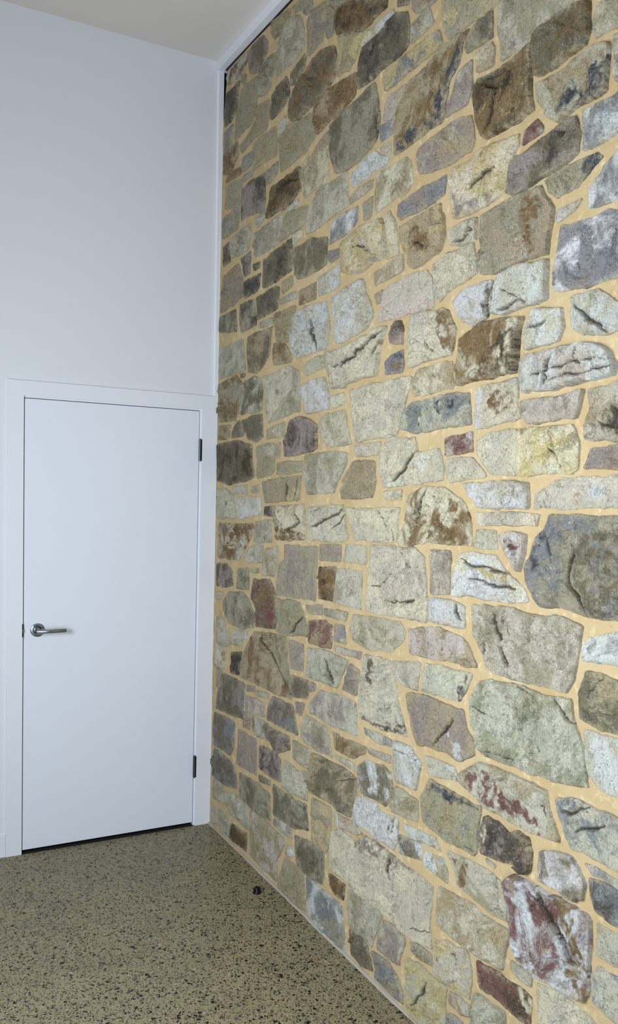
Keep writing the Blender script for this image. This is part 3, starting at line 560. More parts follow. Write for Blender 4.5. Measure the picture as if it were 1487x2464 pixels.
Slgct | 15 | 2196,1167 2346,1181 2456,1181 2546,1186 2567,1187 2580,1137 2608,1091 2638,1013 2644,986 2560,975 2453,962 2396,960 2223,955 2201,986 2165,1025 2147,1095 | K 2362,1181 2433,1162 | K 2381,1071 2440,1045 2464,1021 | K 2503,1181 2558,1143 2594,1127 | K 2165,1084 2226,1073 | K 2258,969 2321,979 2381,972 | Pl 2245,1173 2356,1180 2374,1088 2286,1126
Swb | 7 | 2617,1356 2765,1388 2771,1303 2599,1291 2597,1326
SGtb | 15 | 2621,1269 2669,1270 2727,1265 2776,1265 2784,1150 2735,1144 2653,1141 2607,1150 2598,1211 | K 2647,1215 2663,1256 2690,1275 | PB 2609,1235 2631,1243 2644,1220 2608,1214
Swlb | 6 | 2620,1122 2716,1129 2781,1142 2790,1007 2742,992 2674,995 2639,1013 2626,1068
Slw | 11 | 1926,872 2081,878 2104,863 2098,840 1949,818
Slt | 11 | 56,246 188,257 193,166 42,146 35,190
Slt | 9 | 207,228 315,255 490,244 512,141 267,145 210,174
Slg | 10 | 127,120 270,105 275,25 133,24
Sl | 8 | 33,118 97,103 111,37 26,9
SnN | 8 | 296,100 488,120 492,37 381,29 273,24
Stkl | 15 | 528,238 656,254 793,239 901,235 895,215 829,119 835,30 540,35 | K 630,203 710,175 685,66
SGgt | 8 | 769,432 905,431 1090,444 1105,404 1115,348 994,314 777,300 | Pd 1027,427 1085,437 1079,418 | Pd 1090,343 1107,388 1125,394 1121,351
Slp | 7 | 784,284 856,302 966,311 969,268 887,248 778,264
Sgyt | 6 | 1137,487 1291,503 1309,487 1294,359 1273,319 1147,317
Sgw | 6 | 923,219 983,235 992,203 932,175 904,182
SGgn | 6 | 994,285 1097,310 1256,315 1260,248 1258,182 1168,173 1028,164 1005,208
SnN | 9 | 1303,249 1430,257 1423,196 1357,190 1311,209
Stw | 10 | 1334,496 1480,505 1547,488 1503,467 1397,456 1335,446
Swwl | 7 | 1497,610 1630,623 1669,606 1786,625 1781,554 1753,506 1638,502 1559,515 1478,502 1465,534 | PG 1729,609 1790,627 1788,580 1731,569
Slct | 15 | 1319,422 1401,450 1507,446 1556,484 1690,493 1825,486 1933,486 1992,474 1994,412 1982,340 2000,281 1861,259 1688,266 1572,260 1473,267 1311,274 1300,361 | K 1731,494 1754,408 | K 1867,291 1942,312 2011,334 | Pp 1437,454 1617,502 1703,499 1837,492 1904,490 1838,474 1705,461 1563,428
Sgt | 8 | 900,163 1081,173 1098,95 1116,16 985,7 844,15 843,39
Sbwg | 12 | 1110,162 1269,165 1405,168 1430,115 1433,69 1442,5 1303,-12 1144,12 1121,82 | Pg 1168,24 1286,69 1441,121 1453,11 1314,-5
Slgy | 8 | 1462,251 1584,268 1696,256 1659,171 1633,119 1594,121 1481,121 1456,173
Sltg | 11 | 1754,721 1798,725 1841,718 1891,719 1895,648 1854,644 1742,632 1704,656
Sgtb | 15 | 1960,806 2095,801 2223,804 2210,743 2205,667 2195,655 2119,648 2031,647 1929,660 1908,739 | K 2128,788 2204,791 | K 2199,662 2157,668 | PB 1971,810 2113,808 2233,809 2224,786 2129,775 1965,775
Sltpw | 16 | 2205,931 2277,933 2398,938 2497,937 2508,893 2549,830 2550,820 2508,812 2435,809 2347,813 2246,812 2191,831 2114,845 2106,864 2160,904 | K 2489,918 2486,880 2515,849 | Pr 2121,869 2263,915 2304,879 2401,871 2471,856 2473,820 2357,822 2269,829 2189,836
Sdpn | 20 | 2250,783 2301,786 2345,770 2386,788 2433,782 2446,756 2441,698 2428,687 2380,697 2307,685 2243,681 2227,717 | Pc 2252,775 2278,768 2274,727 2257,693 2242,724
SlbG | 15 | 2537,924 2588,940 2638,942 2798,944 2806,823 2756,823 2670,821 2596,818 2568,851 2545,890 | K 2568,899 2661,939 | K 2611,871 2709,915 | Pb 2546,928 2601,944 2573,915 2556,899
Slwp | 8 | 1803,612 1903,624 1998,635 2030,602 1937,595 1848,577
SGwp | 11 | 1781,567 1924,586 1927,537 1886,527 1794,511
Swtp | 7 | 1943,570 2046,586 2070,557 2069,519 2012,521 1949,523
SglG | 6 | 2062,614 2145,623 2265,636 2318,621 2331,598 2352,567 2355,521 2273,514 2186,526 2115,531 2098,572 | Pn 2099,602 2175,623 2186,560 2125,535
Slb | 8 | 2252,664 2294,659 2291,650 2259,654
SGwbt | 16 | 2486,771 2551,795 2598,797 2624,779 2648,746 2644,709 2615,693 2553,693 2483,691 2483,728
Sdb | 7 | 2661,768 2717,780 2807,770 2812,683 2736,689 2685,698 2668,729
Slbt | 7 | 2644,797 2682,804 2738,799 2805,795 2806,773 2726,783 2670,779
Sltw | 15 | 2029,495 2157,506 2278,500 2329,502 2364,502 2367,470 2343,385 2219,368 2106,367 2022,366 2017,395 | K 2254,482 2253,452
Swrtk | 20 | 2347,641 2380,665 2450,673 2517,669 2601,679 2656,680 2677,666 2681,609 2679,541 2679,482 2667,461 2595,444 2492,440 2419,444 2398,466 2380,520 2362,575 | K 2476,668 2523,625 2574,585 2627,562 | K 2396,666 2409,641 | K 2465,648 2533,620 2599,574 2634,544 | Pn 2542,669 2614,674 2638,614 2652,563 2627,555 2579,594 | Pn 2603,543 2691,551 2693,457 2635,441
Sltw | 9 | 2695,670 2733,670 2804,670 2808,619 2753,589 2727,591 2697,593
Slbw | 7 | 2681,532 2705,566 2775,570 2810,577 2816,483 2775,460 2727,463 2689,468
Slgb | 12 | 2380,425 2426,428 2468,421 2465,395 2418,394 2384,402
SNrd | 12 | 2227,352 2287,361 2357,369 2420,369 2471,365 2471,296 2449,284 2387,289 2317,285 2244,284 | Pc 2408,377 2478,370 2478,301 2429,341
Slcgw | 6 | 2486,420 2561,434 2624,431 2691,430 2711,415 2676,368 2498,268 2503,332
Slg | 18 | 2228,256 2296,268 2361,270 2369,229 2236,123 2223,200
Spl | 8 | 1704,244 1758,254 1836,251 1845,228 1820,172 1812,137 1752,128 1669,132 1674,178
SGn | 9 | 1474,108 1561,118 1606,106 1619,77 1645,37 1567,19 1492,25
Sglt | 7 | 1870,244 1916,258 1993,261 1998,228 1938,217 1885,225
Sgbw | 15 | 1633,104 1742,120 1771,111 1816,87 1846,56 1848,23 1777,17 1680,27 1662,66 | K 1777,115 1821,91 1857,72
Slycg | 12 | 2017,315 2088,348 2168,357 2190,354 2203,320 2206,275 2199,224 2132,210 2078,214 2018,212 2008,265 | Pn 2041,268 2109,325 2192,360 2122,316
Slyct | 15 | 1868,184 1937,199 2008,200 2087,204 2079,141 2088,88 2074,32 1936,6 1868,26 1858,81 1869,124 | K 1996,171 1973,124 1925,66 | Py 1886,154 2019,201 2075,190 2092,115 1992,38 1926,44 1973,124
Stl | 11 | 2103,198 2149,205 2205,206 2207,174 2169,157 2099,158
Sbl | 11 | 2098,126 2130,136 2176,135 2210,125 2094,60
"""
# ---------------------------------------------------------------- the stone wall (plane x = 0)
ZB = 3.66                        # underside of the ceiling batten
PAL = dict(g=(182, 176, 146), G=(130, 121, 96), b=(150, 153, 154), B=(76, 82, 93), t=(192, 174, 138), n=(146, 117, 74),
           N=(92, 76, 50), c=(241, 232, 200), y=(226, 208, 150), p=(174, 158, 148), k=(226, 210, 196), r=(136, 94, 86),
           w=(238, 240, 236), o=(180, 134, 82), d=(90, 83, 73), l=(220, 214, 190))
LIN = {k: np.array(rgb(*v)[:3]) for k, v in PAL.items()}

def parse(s): return np.array([[float(a) / 1000 for a in q.split(',')] for q in s.split()])
stones = []
for line in STONES.strip().split('\n'):
    f = line.split('|')
    st = dict(col=f[0].strip()[1:], H=float(f[1]) / 1000, P=parse(f[2]), K=[], pt=[])
    for e in f[3:]:
        k, rest = e.split(None, 1)
        if k == 'K': st['K'].append(parse(rest))
        else: st['pt'].append((k[1], parse(rest)))
    stones.append(st)

# further stones outside the photograph, so that the wall goes on past its edges
rng = random.Random(5)
def in_photo(cu, cz):
    d = Vector((0 - cam.location.x, -cu - cam.location.y, cz - cam.location.z))
    c = cam.matrix_world.to_3x3().transposed() @ d
    px = 743.5 + SX + F * c.x / -c.z; py = 1232 + SY - F * c.y / -c.z
    return -20 < px < 1484 and 3 < py < 2470
def extra_stones():
    res = []
    z = 0.02
    kinds = ['lgt', 'gt', 'Gn', 'clt', 'ltg', 'wl', 'Gp', 'tn', 'lc']
    us = np.arange(0.9, 3.74, 0.01)
    while z < ZB - 0.05:
        hgt = min(rng.uniform(0.09, 0.20), ZB - 0.008 - z)
        z0, z1 = z + 0.009, z + hgt - 0.009
        zz = np.linspace(z0 - 0.008, z1 + 0.008, 7)
        G = np.array([(u, q) for u in us for q in zz])
        hit = np.zeros(len(G), bool)
        for s in near:
            P = s['P']
            if P[:, 1].max() < zz[0] or P[:, 1].min() > zz[-1]: continue
            hit |= inside(P, G)
        hit |= np.array([in_photo(u, q) for u, q in G])
        free = ~hit.reshape(len(us), len(zz)).any(1)
        i = 0
        while i < len(us):
            if not free[i]: i += 1; continue
            k = i
            lim = us[i] + rng.uniform(0.12, 0.34)
            while k + 1 < len(us) and free[k + 1] and us[k + 1] < lim: k += 1
            rest = 0
            while k + 1 + rest < len(us) and free[k + 1 + rest]: rest += 1
            if rest < 9: k += rest
            a, b = us[i] + 0.006, us[k] - 0.006
            if b - a > 0.05:
                j = lambda: rng.uniform(0, 0.016)
                res.append(dict(col=rng.choice(kinds), H=rng.uniform(.007, .014), K=[], pt=[],
                                P=np.array([[a + j(), z0 + j()], [(a + b) / 2, z0], [b - j(), z0 + j()], [b - j() * .5, (z0 + z1) / 2],
                                            [b - j(), z1 - j()], [(a + b) / 2 + j(), z1], [a + j(), z1 - j()]])))
            i = k + 1
        z += hgt
    return res
near = [s for s in stones]
stones += extra_stones()

def chaikin(P, r):
    out = []
    n = len(P)
    for i in range(n):
        a = P[i]; b = P[(i + 1) % n]
        out += [a + (b - a) * r, b - (b - a) * r]
    return np.array(out)
def resample(P, step):
    out = []
    n = len(P)
    for i in range(n):
        a = P[i]; b = P[(i + 1) % n]; L = np.hypot(*(b - a)); k = max(1, int(round(L / step)))
        for j in range(k): out.append(a + (b - a) * j / k)
    return np.array(out)

def open_resample(K, step):
    out = []
    for a, b in zip(K, K[1:]):
        L = np.hypot(*(b - a)); k = max(1, int(round(L / step)))
        out += [a + (b - a) * j / k for j in range(k)]
    return np.array(out + [K[-1]])

def build_stonework():
    V = []; T = []; CA = []; CB = []; CC = []; GR = []; off = 0
    for si, s in enumerate(stones):
        r = np.random.RandomState(1000 + si)
        P = s['P']
        area2 = (P[:, 0] * np.roll(P[:, 1], -1) - np.roll(P[:, 0], -1) * P[:, 1]).sum()
        if area2 < 0: P = P[::-1]
        size = math.sqrt(abs(area2) / 2)
        if size < 0.01: continue
        far = P[:, 0].mean() < 0.6
        step = 0.0043 if not far else 0.0055
        if P[:, 0].mean() > 2.8: step = 0.012
        P = resample(chaikin(P, 0.05), step)
        cen = P.mean(0)
        # ragged outline
        t = np.roll(P, -1, 0) - np.roll(P, 1, 0); t /= np.maximum(np.hypot(t[:, 0], t[:, 1])[:, None], 1e-9)
        nrm = np.stack([t[:, 1], -t[:, 0]], 1)
        rag = fbm(P[:, 0] * 16, P[:, 1] * 16, si, 5, 0.62) * min(0.008, size * 0.06)
        rag = rag + 0.0010
        P = P + nrm * rag[:, None]
        lo, hi = P.min(0), P.max(0)
        gx = np.arange(lo[0], hi[0], step); gy = np.arange(lo[1], hi[1], step * 0.87)
        X, Y = np.meshgrid(gx, gy); X = X + (np.arange(len(gy)) % 2)[:, None] * step * 0.5
        Q = np.stack([X.ravel(), Y.ravel()], 1) + r.uniform(-0.2, 0.2, (X.size, 2)) * step
        Q = Q[inside(P, Q)]
        if len(Q): Q = Q[seg_dist(P, Q) > step * 0.55]
        seams = []
        for K in s['K']:
            Kr = open_resample(K, 0.0035)
            Kr = Kr + np.stack([fbm(Kr[:, 0] * 30, Kr[:, 1] * 30, 5, 3), fbm(Kr[:, 0] * 30, Kr[:, 1] * 30, 9, 3)], 1) * 0.011
            seams.append(Kr)
            tg = np.gradient(Kr, axis=0); tg /= np.maximum(np.hypot(tg[:, 0], tg[:, 1])[:, None], 1e-9)
            nn = np.stack([-tg[:, 1], tg[:, 0]], 1)
            if len(Q): Q = Q[seg_dist(Kr, Q, closed=False) > 0.0050]
            E = np.vstack([Kr[1:-1], Kr[1:-1:2] + nn[1:-1:2] * 0.0028, Kr[1:-1:2] - nn[1:-1:2] * 0.0028])
            E = E[inside(P, E)]
            if len(E):
                E = E[seg_dist(P, E) > step * 0.6]
                if len(E): Q = np.vstack([Q, E])
        A = np.vstack([P, Q]) if len(Q) else P
        nP = len(P)
        res = geometry.delaunay_2d_cdt([Vector(a) for a in A], [], [list(range(nP))], 1, 1e-6)
        pts = np.array([tuple(v) for v in res[0]]); tris = [f for f in res[2]]
        if len(pts) < 3 or not tris: continue
        orig = [o[0] if o else -1 for o in res[3]]
        d = seg_dist(P, pts)
        # grain direction
        ang = r.uniform(-0.5, 0.5) + (math.pi / 2 if r.rand() < 0.45 else 0) + 0.35
        ca_, sa_ = math.cos(ang), math.sin(ang)
        q = pts - cen
        gu = q[:, 0] * ca_ + q[:, 1] * sa_; gv = -q[:, 0] * sa_ + q[:, 1] * ca_
        H = s['H']
        deep = H > 0.0155
        rough = r.choice([0.45, 0.8, 1.2, 1.6], p=[.25, .3, .3, .15])
        h = np.full(len(pts), H)
        h += (q @ r.uniform(-1, 1, 2)) * 0.05 * min(1, 0.12 / max(size, .03))
        # chipped facets
        for k in range(r.randint(2, 6)):
            a = r.uniform(0, 2 * math.pi); dirv = np.array([math.cos(a), math.sin(a)])
            slope = r.uniform(0.05, 0.28); o = r.uniform(0.1, 0.42) * size
            wob = fbm(q[:, 0] * 14, q[:, 1] * 14, si * 7 + k, 3) * 0.03
            h = np.minimum(h, H * 1.15 - slope * np.maximum(0, q @ dirv + wob - o) * rough)
        # terraces along the bedding
        lay = fbm(gu * 11 + 3, gv * 4, si + 500, 4, 0.55)
        lay = lay * 6; stp = np.floor(lay) + np.clip((lay - np.floor(lay)) * 6 - 2.5, 0, 1)
        h += stp * 0.0015 * rough
        # hackly fracture: small flat facets, each with a tilt of its own
        wu = gu + fbm(gu * 25, gv * 25, si + 41, 3, 0.6) * 0.018; wv = gv * 0.55 + fbm(gu * 25 + 9, gv * 25, si + 42, 3, 0.6) * 0.018
        for cell, tilt, offs in ((0.060, 0.13, 0.0018), (0.024, 0.20, 0.0009)):
            u0, u1 = wu.min() - cell, wu.max() + cell
            ns = int(min(900, max(6, (u1 - u0) * (np.ptp(wv) + 2 * cell) / cell ** 2 * 1.1)))
            sd = np.stack([r.uniform(u0, u1, ns), r.uniform(wv.min() - cell, wv.max() + cell, ns)], 1)
            tl = np.clip(r.normal(0, tilt, (ns, 2)), -2 * tilt, 2 * tilt); of = np.clip(r.normal(0, offs, ns), -1.6 * offs, 1.6 * offs)
            D = (wu[:, None] - sd[:, 0]) ** 2 + (wv[:, None] - sd[:, 1]) ** 2
            k = D.argmin(1)
            h += ((wu - sd[k, 0]) * tl[k, 0] + (wv - sd[k, 1]) * tl[k, 1] + of[k]) * rough
        h += fbm(gu * 60, gv * 60, si + 77, 3, 0.6) * 0.0022 * rough
        # cracks: a groove with one lip standing prouder
        seamw = np.zeros(len(pts))
        for Kr in seams:
            dk, side = seg_dist(Kr, pts, closed=False, want_side=True)
            up = r.choice([-1, 1])
            ends = np.minimum(np.hypot(*(pts - Kr[0]).T), np.hypot(*(pts - Kr[-1]).T))
            fade = np.clip(ends / 0.03, 0.15, 1)
            wid = 0.0028 * (0.9 + 1.6 * fbm(pts[:, 0] * 22, pts[:, 1] * 22, si + 200, 2)) * fade
            h += np.where(side * up > 0, 1, -1) * 0.0055 * np.exp(-dk / 0.035) * fade
            g = np.exp(-(dk / np.maximum(wid, 0.0008)) ** 2)
            h -= 0.012 * g
            seamw = np.maximum(seamw, g)
        edge = H * 0.45 + 0.0015 + fbm(pts[:, 0] * 30, pts[:, 1] * 30, si + 3, 2) * 0.003
        w = 1 - np.exp(-d / (0.0035 if deep else 0.008))
        if deep: edge = edge + H * 0.3
        h = np.maximum(edge + (np.maximum(h, 0.005) - edge) * w, 0.0034)
        # colours
        cs = s['col']
        c1 = LIN[cs[0]]; c2 = LIN[cs[1 % len(cs)]]; c3 = LIN[cs[2]] if len(cs) > 2 else (c1 * 0.6 + c2 * 0.4) * r.uniform(0.7, 1.25)
        if len(cs) == 1: c2 = c1 * np.array([0.9, 0.88, 0.82])
        j = r.uniform(0.92, 1.08) * (1 + r.uniform(-0.03, 0.03, 3))
        ca = np.tile(c1 * j, (len(pts), 1)); cb = np.tile(c2 * j, (len(pts), 1)); cc = np.tile(c3 * j, (len(pts), 1))
        for pc, PP in s['pt']:
            dd = seg_dist(PP, pts); dd = np.where(inside(PP, pts), dd, -dd)
            dd = dd + fbm(pts[:, 0] * 35, pts[:, 1] * 35, si + 31, 4, 0.6) * 0.03
            f = (np.clip(dd / 0.006 + 0.5, 0, 1) * np.clip(0.72 + 2.0 * fbm(pts[:, 0] * 48, pts[:, 1] * 48, si + 35, 3, 0.7), 0, 1))[:, None]
            pcol = LIN[pc]
            ca = ca * (1 - f) + pcol * f; cb = cb * (1 - f) + pcol * 0.82 * f; cc = cc * (1 - f * 0.7) + pcol * 1.15 * f * 0.7
        if len(seams):        # shade of the open seams painted into the stone colours
            f = np.clip(seamw * 1.15, 0, 1)[:, None]; seam_shade = np.array(rgb(72, 58, 40)[:3])
            ca = ca * (1 - f) + seam_shade * f; cb = cb * (1 - f) + seam_shade * f; cc = cc * (1 - f) + seam_shade * f
        gvec = np.stack([gv + r.uniform(0, 50), gu + r.uniform(0, 50), r.uniform(0, 50) + h * 1.4], 1)
        xyz = np.stack([-h, -pts[:, 0], pts[:, 1]], 1)
        # skirt running back into the mortar
        ringidx = {}
        for i, o in enumerate(orig):
            if 0 <= o < nP: ringidx[o] = i
        loop = [ringidx[k] for k in range(nP) if k in ringidx]
        n0 = len(pts); nl = len(loop)
        back = xyz[loop].copy(); back[:, 0] = 0.004
        dirn = xyz[loop][:, 1:] - np.array([-cen[0], cen[1]])
        back[:, 1:] += dirn / np.maximum(np.hypot(dirn[:, 0], dirn[:, 1])[:, None], 1e-6) * 0.0015
        allv = np.vstack([xyz, back])
        sk = []
        for k in range(nl):
            k2 = (k + 1) % nl
            sk.append((loop[k], n0 + k, n0 + k2)); sk.append((loop[k], n0 + k2, loop[k2]))
        tr = [(f[0], f[2], f[1]) if False else tuple(f[:3]) for f in tris if len(f) == 3]
        T += [(a + off, b + off, c + off) for a, b, c in tr + sk]
        V.append(allv)
        smear = np.exp(-np.maximum(0, d - 0.002) / 0.007) * np.clip(0.75 + 2.2 * fbm(pts[:, 0] * 30, pts[:, 1] * 30, si + 60, 3), 0, 1)   # cement left on the arris
        ca = np.hstack([ca, smear[:, None]])
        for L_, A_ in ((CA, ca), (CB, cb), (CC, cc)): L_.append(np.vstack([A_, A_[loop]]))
        GR.append(np.vstack([gvec, gvec[loop] + np.array([0, 0, 0.01])]))
        off += len(allv)
    V = np.vstack(V); T = np.array(T, np.int32)
    # face the room (-x)
    n = np.cross(V[T[:, 1]] - V[T[:, 0]], V[T[:, 2]] - V[T[:, 0]])
    me = bpy.data.meshes.new('stonework')
    me.vertices.add(len(V)); me.vertices.foreach_set('co', V.astype(np.float32).ravel())
    me.loops.add(T.size); me.loops.foreach_set('vertex_index', T.ravel())
    me.polygons.add(len(T)); me.polygons.foreach_set('loop_start', np.arange(0, T.size, 3, dtype=np.int32))
    me.polygons.foreach_set('use_smooth', np.ones(len(T), bool))
    me.update(); me.validate()
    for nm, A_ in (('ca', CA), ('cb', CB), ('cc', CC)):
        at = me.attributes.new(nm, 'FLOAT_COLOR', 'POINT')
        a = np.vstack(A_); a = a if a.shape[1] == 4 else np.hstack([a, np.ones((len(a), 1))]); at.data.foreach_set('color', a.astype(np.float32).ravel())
    at = me.attributes.new('grain', 'FLOAT_VECTOR', 'POINT'); at.data.foreach_set('vector', np.vstack(GR).astype(np.float32).ravel())
    return me

def build_mortar():
    us = np.arange(-0.012, 3.75, 0.009); zs = np.arange(0.0, ZB + 0.009, 0.009); zs[-1] = ZB
    U, Z = np.meshgrid(us, zs)
    # left margin follows the ragged end of the masonry beside the corner bead
    e = np.interp(Z, [0, 2.15, 3.2, 3.41, 3.52, 3.6, 3.65, 3.7], [-0.012, -0.010, -0.006, 0.002, 0.016, 0.028, 0.042, 0.045])
    e = e + fbm(Z * 12, Z * 0, 4, 3) * 0.006
    U = np.maximum(U, e)
    h = fbm(U * 6, Z * 6, 11, 4) * 0.003 + vnoise(U * 45, Z * 45, 3) * 0.0014
    X = -0.0005 - h
    n0, n1 = U.shape
    V = np.stack([X, -U, Z], -1).reshape(-1, 3)
    I = np.arange(n0 * n1).reshape(n0, n1)
    Fq = np.stack([I[:-1, :-1], I[1:, :-1], I[1:, 1:], I[:-1, 1:]], -1).reshape(-1, 4)
    me = bpy.data.meshes.new('wall_right')
    # closed back so that the wall is a solid slab
    nb = len(V)
    bx = np.array([[0.12, -us[-1], 0], [0.12, -us[-1], ZB], [0.12, 0.0, ZB], [0.12, 0.0, 0]])
    V = np.vstack([V, bx])
    faces = [tuple(f) for f in Fq] + [(nb, nb + 1, nb + 2, nb + 3)]
    faces.append(tuple(I[:, -1].tolist()) + (nb + 1, nb)); faces.append(tuple(I[::-1, 0].tolist()) + (nb + 3, nb + 2))
    faces.append(tuple(I[-1, ::-1].tolist()) + (nb + 2, nb + 1)); faces.append(tuple(I[0, :].tolist()) + (nb, nb + 3))
    me.from_pydata([tuple(v) for v in V], [], faces); me.update()
    me.polygons.foreach_set('use_smooth', np.arange(len(faces)) < len(Fq))
    bm = bmesh.new(); bm.from_mesh(me); bmesh.ops.recalc_face_normals(bm, faces=bm.faces); bm.to_mesh(me); bm.free()
    return me

wall_right = structure(link('wall_right', build_mortar(), M_mortar), 'random rubble stone feature wall bedded in sandy yellow mortar')
stonework = link('stonework', build_stonework(), M_stone, wall_right)
stonework['label'] = 'split faced grey, cream, brown and blue stones of mixed size'

# grey sealant line where the stones meet the floor
bm = bmesh.new()
us = np.arange(-0.01, 3.7, 0.02); prev = None
for u in us:
    k = float(fbm(np.array([u * 9.0]), np.array([0.3]), 8, 3)[0]) * 0.005
    ring = [bm.verts.new(p) for p in ((0.01, -u, 0.0), (-0.012 - k, -u, 0.0), (-0.011 - k, -u, 0.003), (-0.007, -u, 0.006 + k), (0.01, -u, 0.010 + k))]
    if prev:
        for a in range(5): bm.faces.new((prev[a], prev[(a + 1) % 5], ring[(a + 1) % 5], ring[a]))
    prev = ring
obj('sealant', bm, M_caulk, wall_right, smooth=True)

# ---------------------------------------------------------------- back wall, ceiling, floor (casing face is y = 0)
H = 3.705
WL = -4.0
bm = bmesh.new()
XL, XR = -0.945, -0.025        # opening hidden by the casing
box(bm, WL, XL, 0.013, 0.12, 0, H + 0.05); box(bm, XR, 0.0, 0.013, 0.12, 0, H + 0.05); box(bm, XL, XR, 0.013, 0.12, 2.085, H + 0.05)
wall_back = structure(obj('wall_back', bm, M_wall), 'plain white plastered wall around the door')
bm = bmesh.new(); box(bm, 0.0, 0.12, 0.03, 0.12, 0, H)  # black block standing in for the shade behind the corner gap
box(bm, -0.0045, 0.11, -3.7, -0.03, ZB - 0.007, ZB)  # black strip added as the shade line below the batten
obj('wall_gap_shade', bm, M_dark, wall_back)
bm = bmesh.new(); box(bm, WL, 0.12, -8.0, 0.12, H, H + 0.1)
ceiling = structure(obj('ceiling', bm, M_ceil), 'plain white ceiling')
bm = bmesh.new(); box(bm, WL, 0.12, -8.0, 0.6, -0.1, 0.0)
floor = structure(obj('floor', bm, M_floor), 'polished concrete floor with exposed dark aggregate')

# corner bead beside the stones, widening upwards
bm = bmesh.new()
prism(bm, [(0, 0.013), (0, 0.0), (1, 0.0), (1.25, 0.013)], lambda p, t: (-0.0005 - p[0] * (0.016 + 0.008 * t), p[1] if t or True else 0, 2.1265 + t * (ZB - 2.1265)))
structure(obj('trim_1', bm, M_gloss), 'narrow white vertical corner bead above the door frame')
# batten under the ceiling, above the stones
bm = bmesh.new(); box(bm, -0.035, 0.12, -8.0, 0.012, ZB, H, 0.0015)
structure(obj('trim_2', bm, M_gloss), 'white square batten along the top of the stone wall')
# skirting left of the casing
bm = bmesh.new(); box(bm, WL, -0.9566, 0.002, 0.013, 0.0, 0.100, 0.0015)
structure(obj('baseboard_back', bm, M_gloss), 'low white skirting board left of the door')

# ---------------------------------------------------------------- door
door = bpy.data.objects.new('door_1', None); sc.collection.objects.link(door)
door.location = (-0.487, 0.0, 0.0)
structure(door, 'plain white flush door in a square white frame')
door['category'] = 'door'
bpy.context.view_layer.update()
def dpart(name, bm, mat, parent=None, smooth=False):
    o = obj(name, bm, mat, None, smooth)
    p = parent or door
    o.parent = p; o.matrix_parent_inverse = Matrix.Translation(-door.location)
    return o
def sub(name, bm, mat, parent, smooth=False):
    o = obj(name, bm, mat, None, smooth); o.parent = parent
    return o
DL, DR, DT = -0.8848, -0.0895, 2.0505
bm = bmesh.new(); box(bm, -0.9562, -0.8893, 0.0, 0.0135, 0.0, 2.0615, 0.0003); dpart('door_casing', bm, M_gloss)
bm = bmesh.new(); box(bm, -0.0790, -0.0008, 0.0, 0.0135, 0.0, 2.0615, 0.0003); dpart('door_casing', bm, M_gloss)
bm = bmesh.new(); box(bm, -0.9562, -0.0008, 0.0, 0.0135, 2.0615, 2.1270, 0.0003); dpart('door_casing', bm, M_gloss)
bm = bmesh.new()   # jambs and head, set a little back from the casing
box(bm, -0.935, -0.8882, 0.010, 0.11, 0.0, 2.075); box(bm, -0.0868, -0.040, 0.010, 0.11, 0.0, 2.075); box(bm, -0.8882, -0.0868, 0.010, 0.11, 2.0535, 2.075)
dpart('door_jamb', bm, M_gloss)
bm = bmesh.new()   # black sheets standing in for the shade in the gaps round the leaf
box(bm, -0.8882, -0.0868, 0.075, 0.085, 0.0, 2.0535)
box(bm, -0.8882, -0.0868, 0.001, 0.085, -0.002, 0.0012)      # black strip laid as painted shade on the floor under the leaf
dpart('door_gap_shade', bm, M_dark)
bm = bmesh.new(); box(bm, DL, DR, 0.010, 0.048, 0.0165, DT, 0.0012)
slab = dpart('door_leaf', bm, M_door)

def hinge(z0, z1):
    bm = bmesh.new(); n = 5; x, y = -0.0868, 0.0015
    for k in range(n):
        a = z0 + (z1 - z0) * k / n + 0.0006; b = z0 + (z1 - z0) * (k + 1) / n - 0.0006
        lathe(bm, [(0, a), (0.0058, a), (0.0066, a + 0.0008), (0.0066, b - 0.0008), (0.0058, b), (0, b)], (x, y, 0), (0, 0, 1), 20)
    lathe(bm, [(0, z0 - 0.003), (0.005, z0 - 0.003), (0.005, z1 + 0.003), (0, z1 + 0.003)], (x, y, 0), (0, 0, 1), 16)
    hg = dpart('hinge', bm, M_hinge, smooth=False)
    b2 = bmesh.new(); box(b2, x + 0.0005, x + 0.0085, -0.0030, 0.0102, z0, z1, 0.0006)
    lf = obj('hinge_leaf', b2, M_black); lf.parent = hg
    return hg
hinge(1.812, 1.914)
hinge(0.248, 0.353)

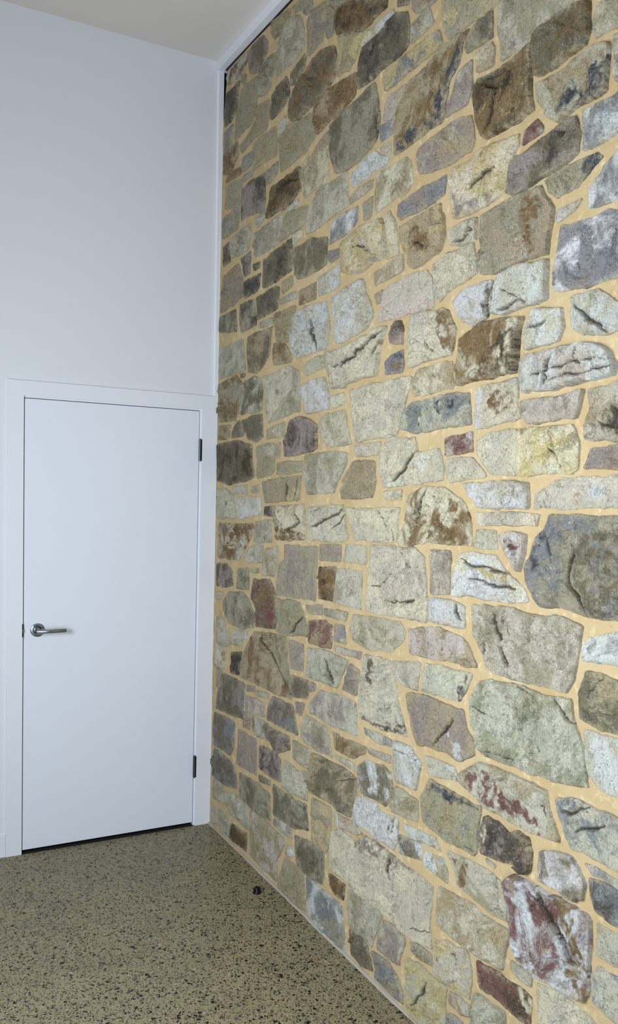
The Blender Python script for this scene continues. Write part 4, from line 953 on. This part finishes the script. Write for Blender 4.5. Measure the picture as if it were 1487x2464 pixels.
# lever handle on the left of the leaf
bm = bmesh.new(); cx, cz = -0.826, 1.021
lathe(bm, [(0, 0.0), (0.0295, 0.0), (0.0305, 0.0012), (0.0305, 0.004), (0.0290, 0.0055), (0.0165, 0.0092), (0.0160, 0.0080), (0.0, 0.0080)], (cx, 0.0100, cz), (0, -1, 0), 64)
rose = dpart('door_handle', bm, M_satin, smooth=True)
for p in rose.data.polygons: p.use_smooth = True
bm = bmesh.new()
lathe(bm, [(0.0, 0.0), (0.0142, 0.0), (0.0142, 0.003), (0.0095, 0.004), (0.0095, 0.038), (0.0, 0.038)], (cx, 0.004, cz), (0, -1, 0), 40)
nk = obj('handle_neck', bm, M_satin); nk.parent = rose
bm = bmesh.new()
lathe(bm, [(0.0, -0.011), (0.0088, -0.011), (0.0098, -0.010), (0.0098, 0.113), (0.0088, 0.114), (0.0, 0.114)], (cx, -0.044, cz), (1, 0, 0), 40)
lv = obj('lever', bm, M_satin, smooth=False); lv.parent = rose
for o in (nk, lv):
    for p in o.data.polygons: p.use_smooth = len(p.vertices) == 4
# strike plate and latch in the gap
bm = bmesh.new(); box(bm, -0.8922, -0.8868, -0.0012, 0.030, 0.993, 1.052, 0.001)
sp = dpart('strike_plate', bm, M_black)
bm = bmesh.new(); box(bm, -0.8900, -0.8852, -0.0022, 0.030, 1.013, 1.028)
lt = obj('latch', bm, M_satin); lt.parent = sp

# ---------------------------------------------------------------- things on the floor
bm = bmesh.new()
lathe(bm, [(0, 0.0), (0.0185, 0.0), (0.0185, 0.0035), (0.0165, 0.0045), (0.0150, 0.006), (0.0150, 0.020), (0.0138, 0.0235), (0.009, 0.026), (0.0, 0.027)], (-0.093, -0.831, 0), (0, 0, 1), 40)
ds = obj('door_stop', bm, M_black, smooth=True)
ds['label'] = 'small black metal door stop on the speckled floor beside the stone wall'; ds['category'] = 'door stop'
bm = bmesh.new()
v = [bm.verts.new(p) for p in ((-0.332, -0.352, 0.0002), (-0.318, -0.349, 0.0002), (-0.313, -0.358, 0.0002), (-0.324, -0.365, 0.0002), (-0.334, -0.360, 0.0002),
                               (-0.330, -0.353, 0.0030), (-0.319, -0.350, 0.0018), (-0.315, -0.358, 0.0026), (-0.324, -0.363, 0.0014), (-0.332, -0.359, 0.0030))]
bm.faces.new(v[4::-1]); bm.faces.new(v[5:])
for k in range(5): bm.faces.new((v[k], v[(k + 1) % 5], v[5 + (k + 1) % 5], v[5 + k]))
bl = obj('plastic_scrap', bm, M_blue)
bl['label'] = 'tiny blue plastic scrap on the floor in front of the white door'; bl['category'] = 'scrap'
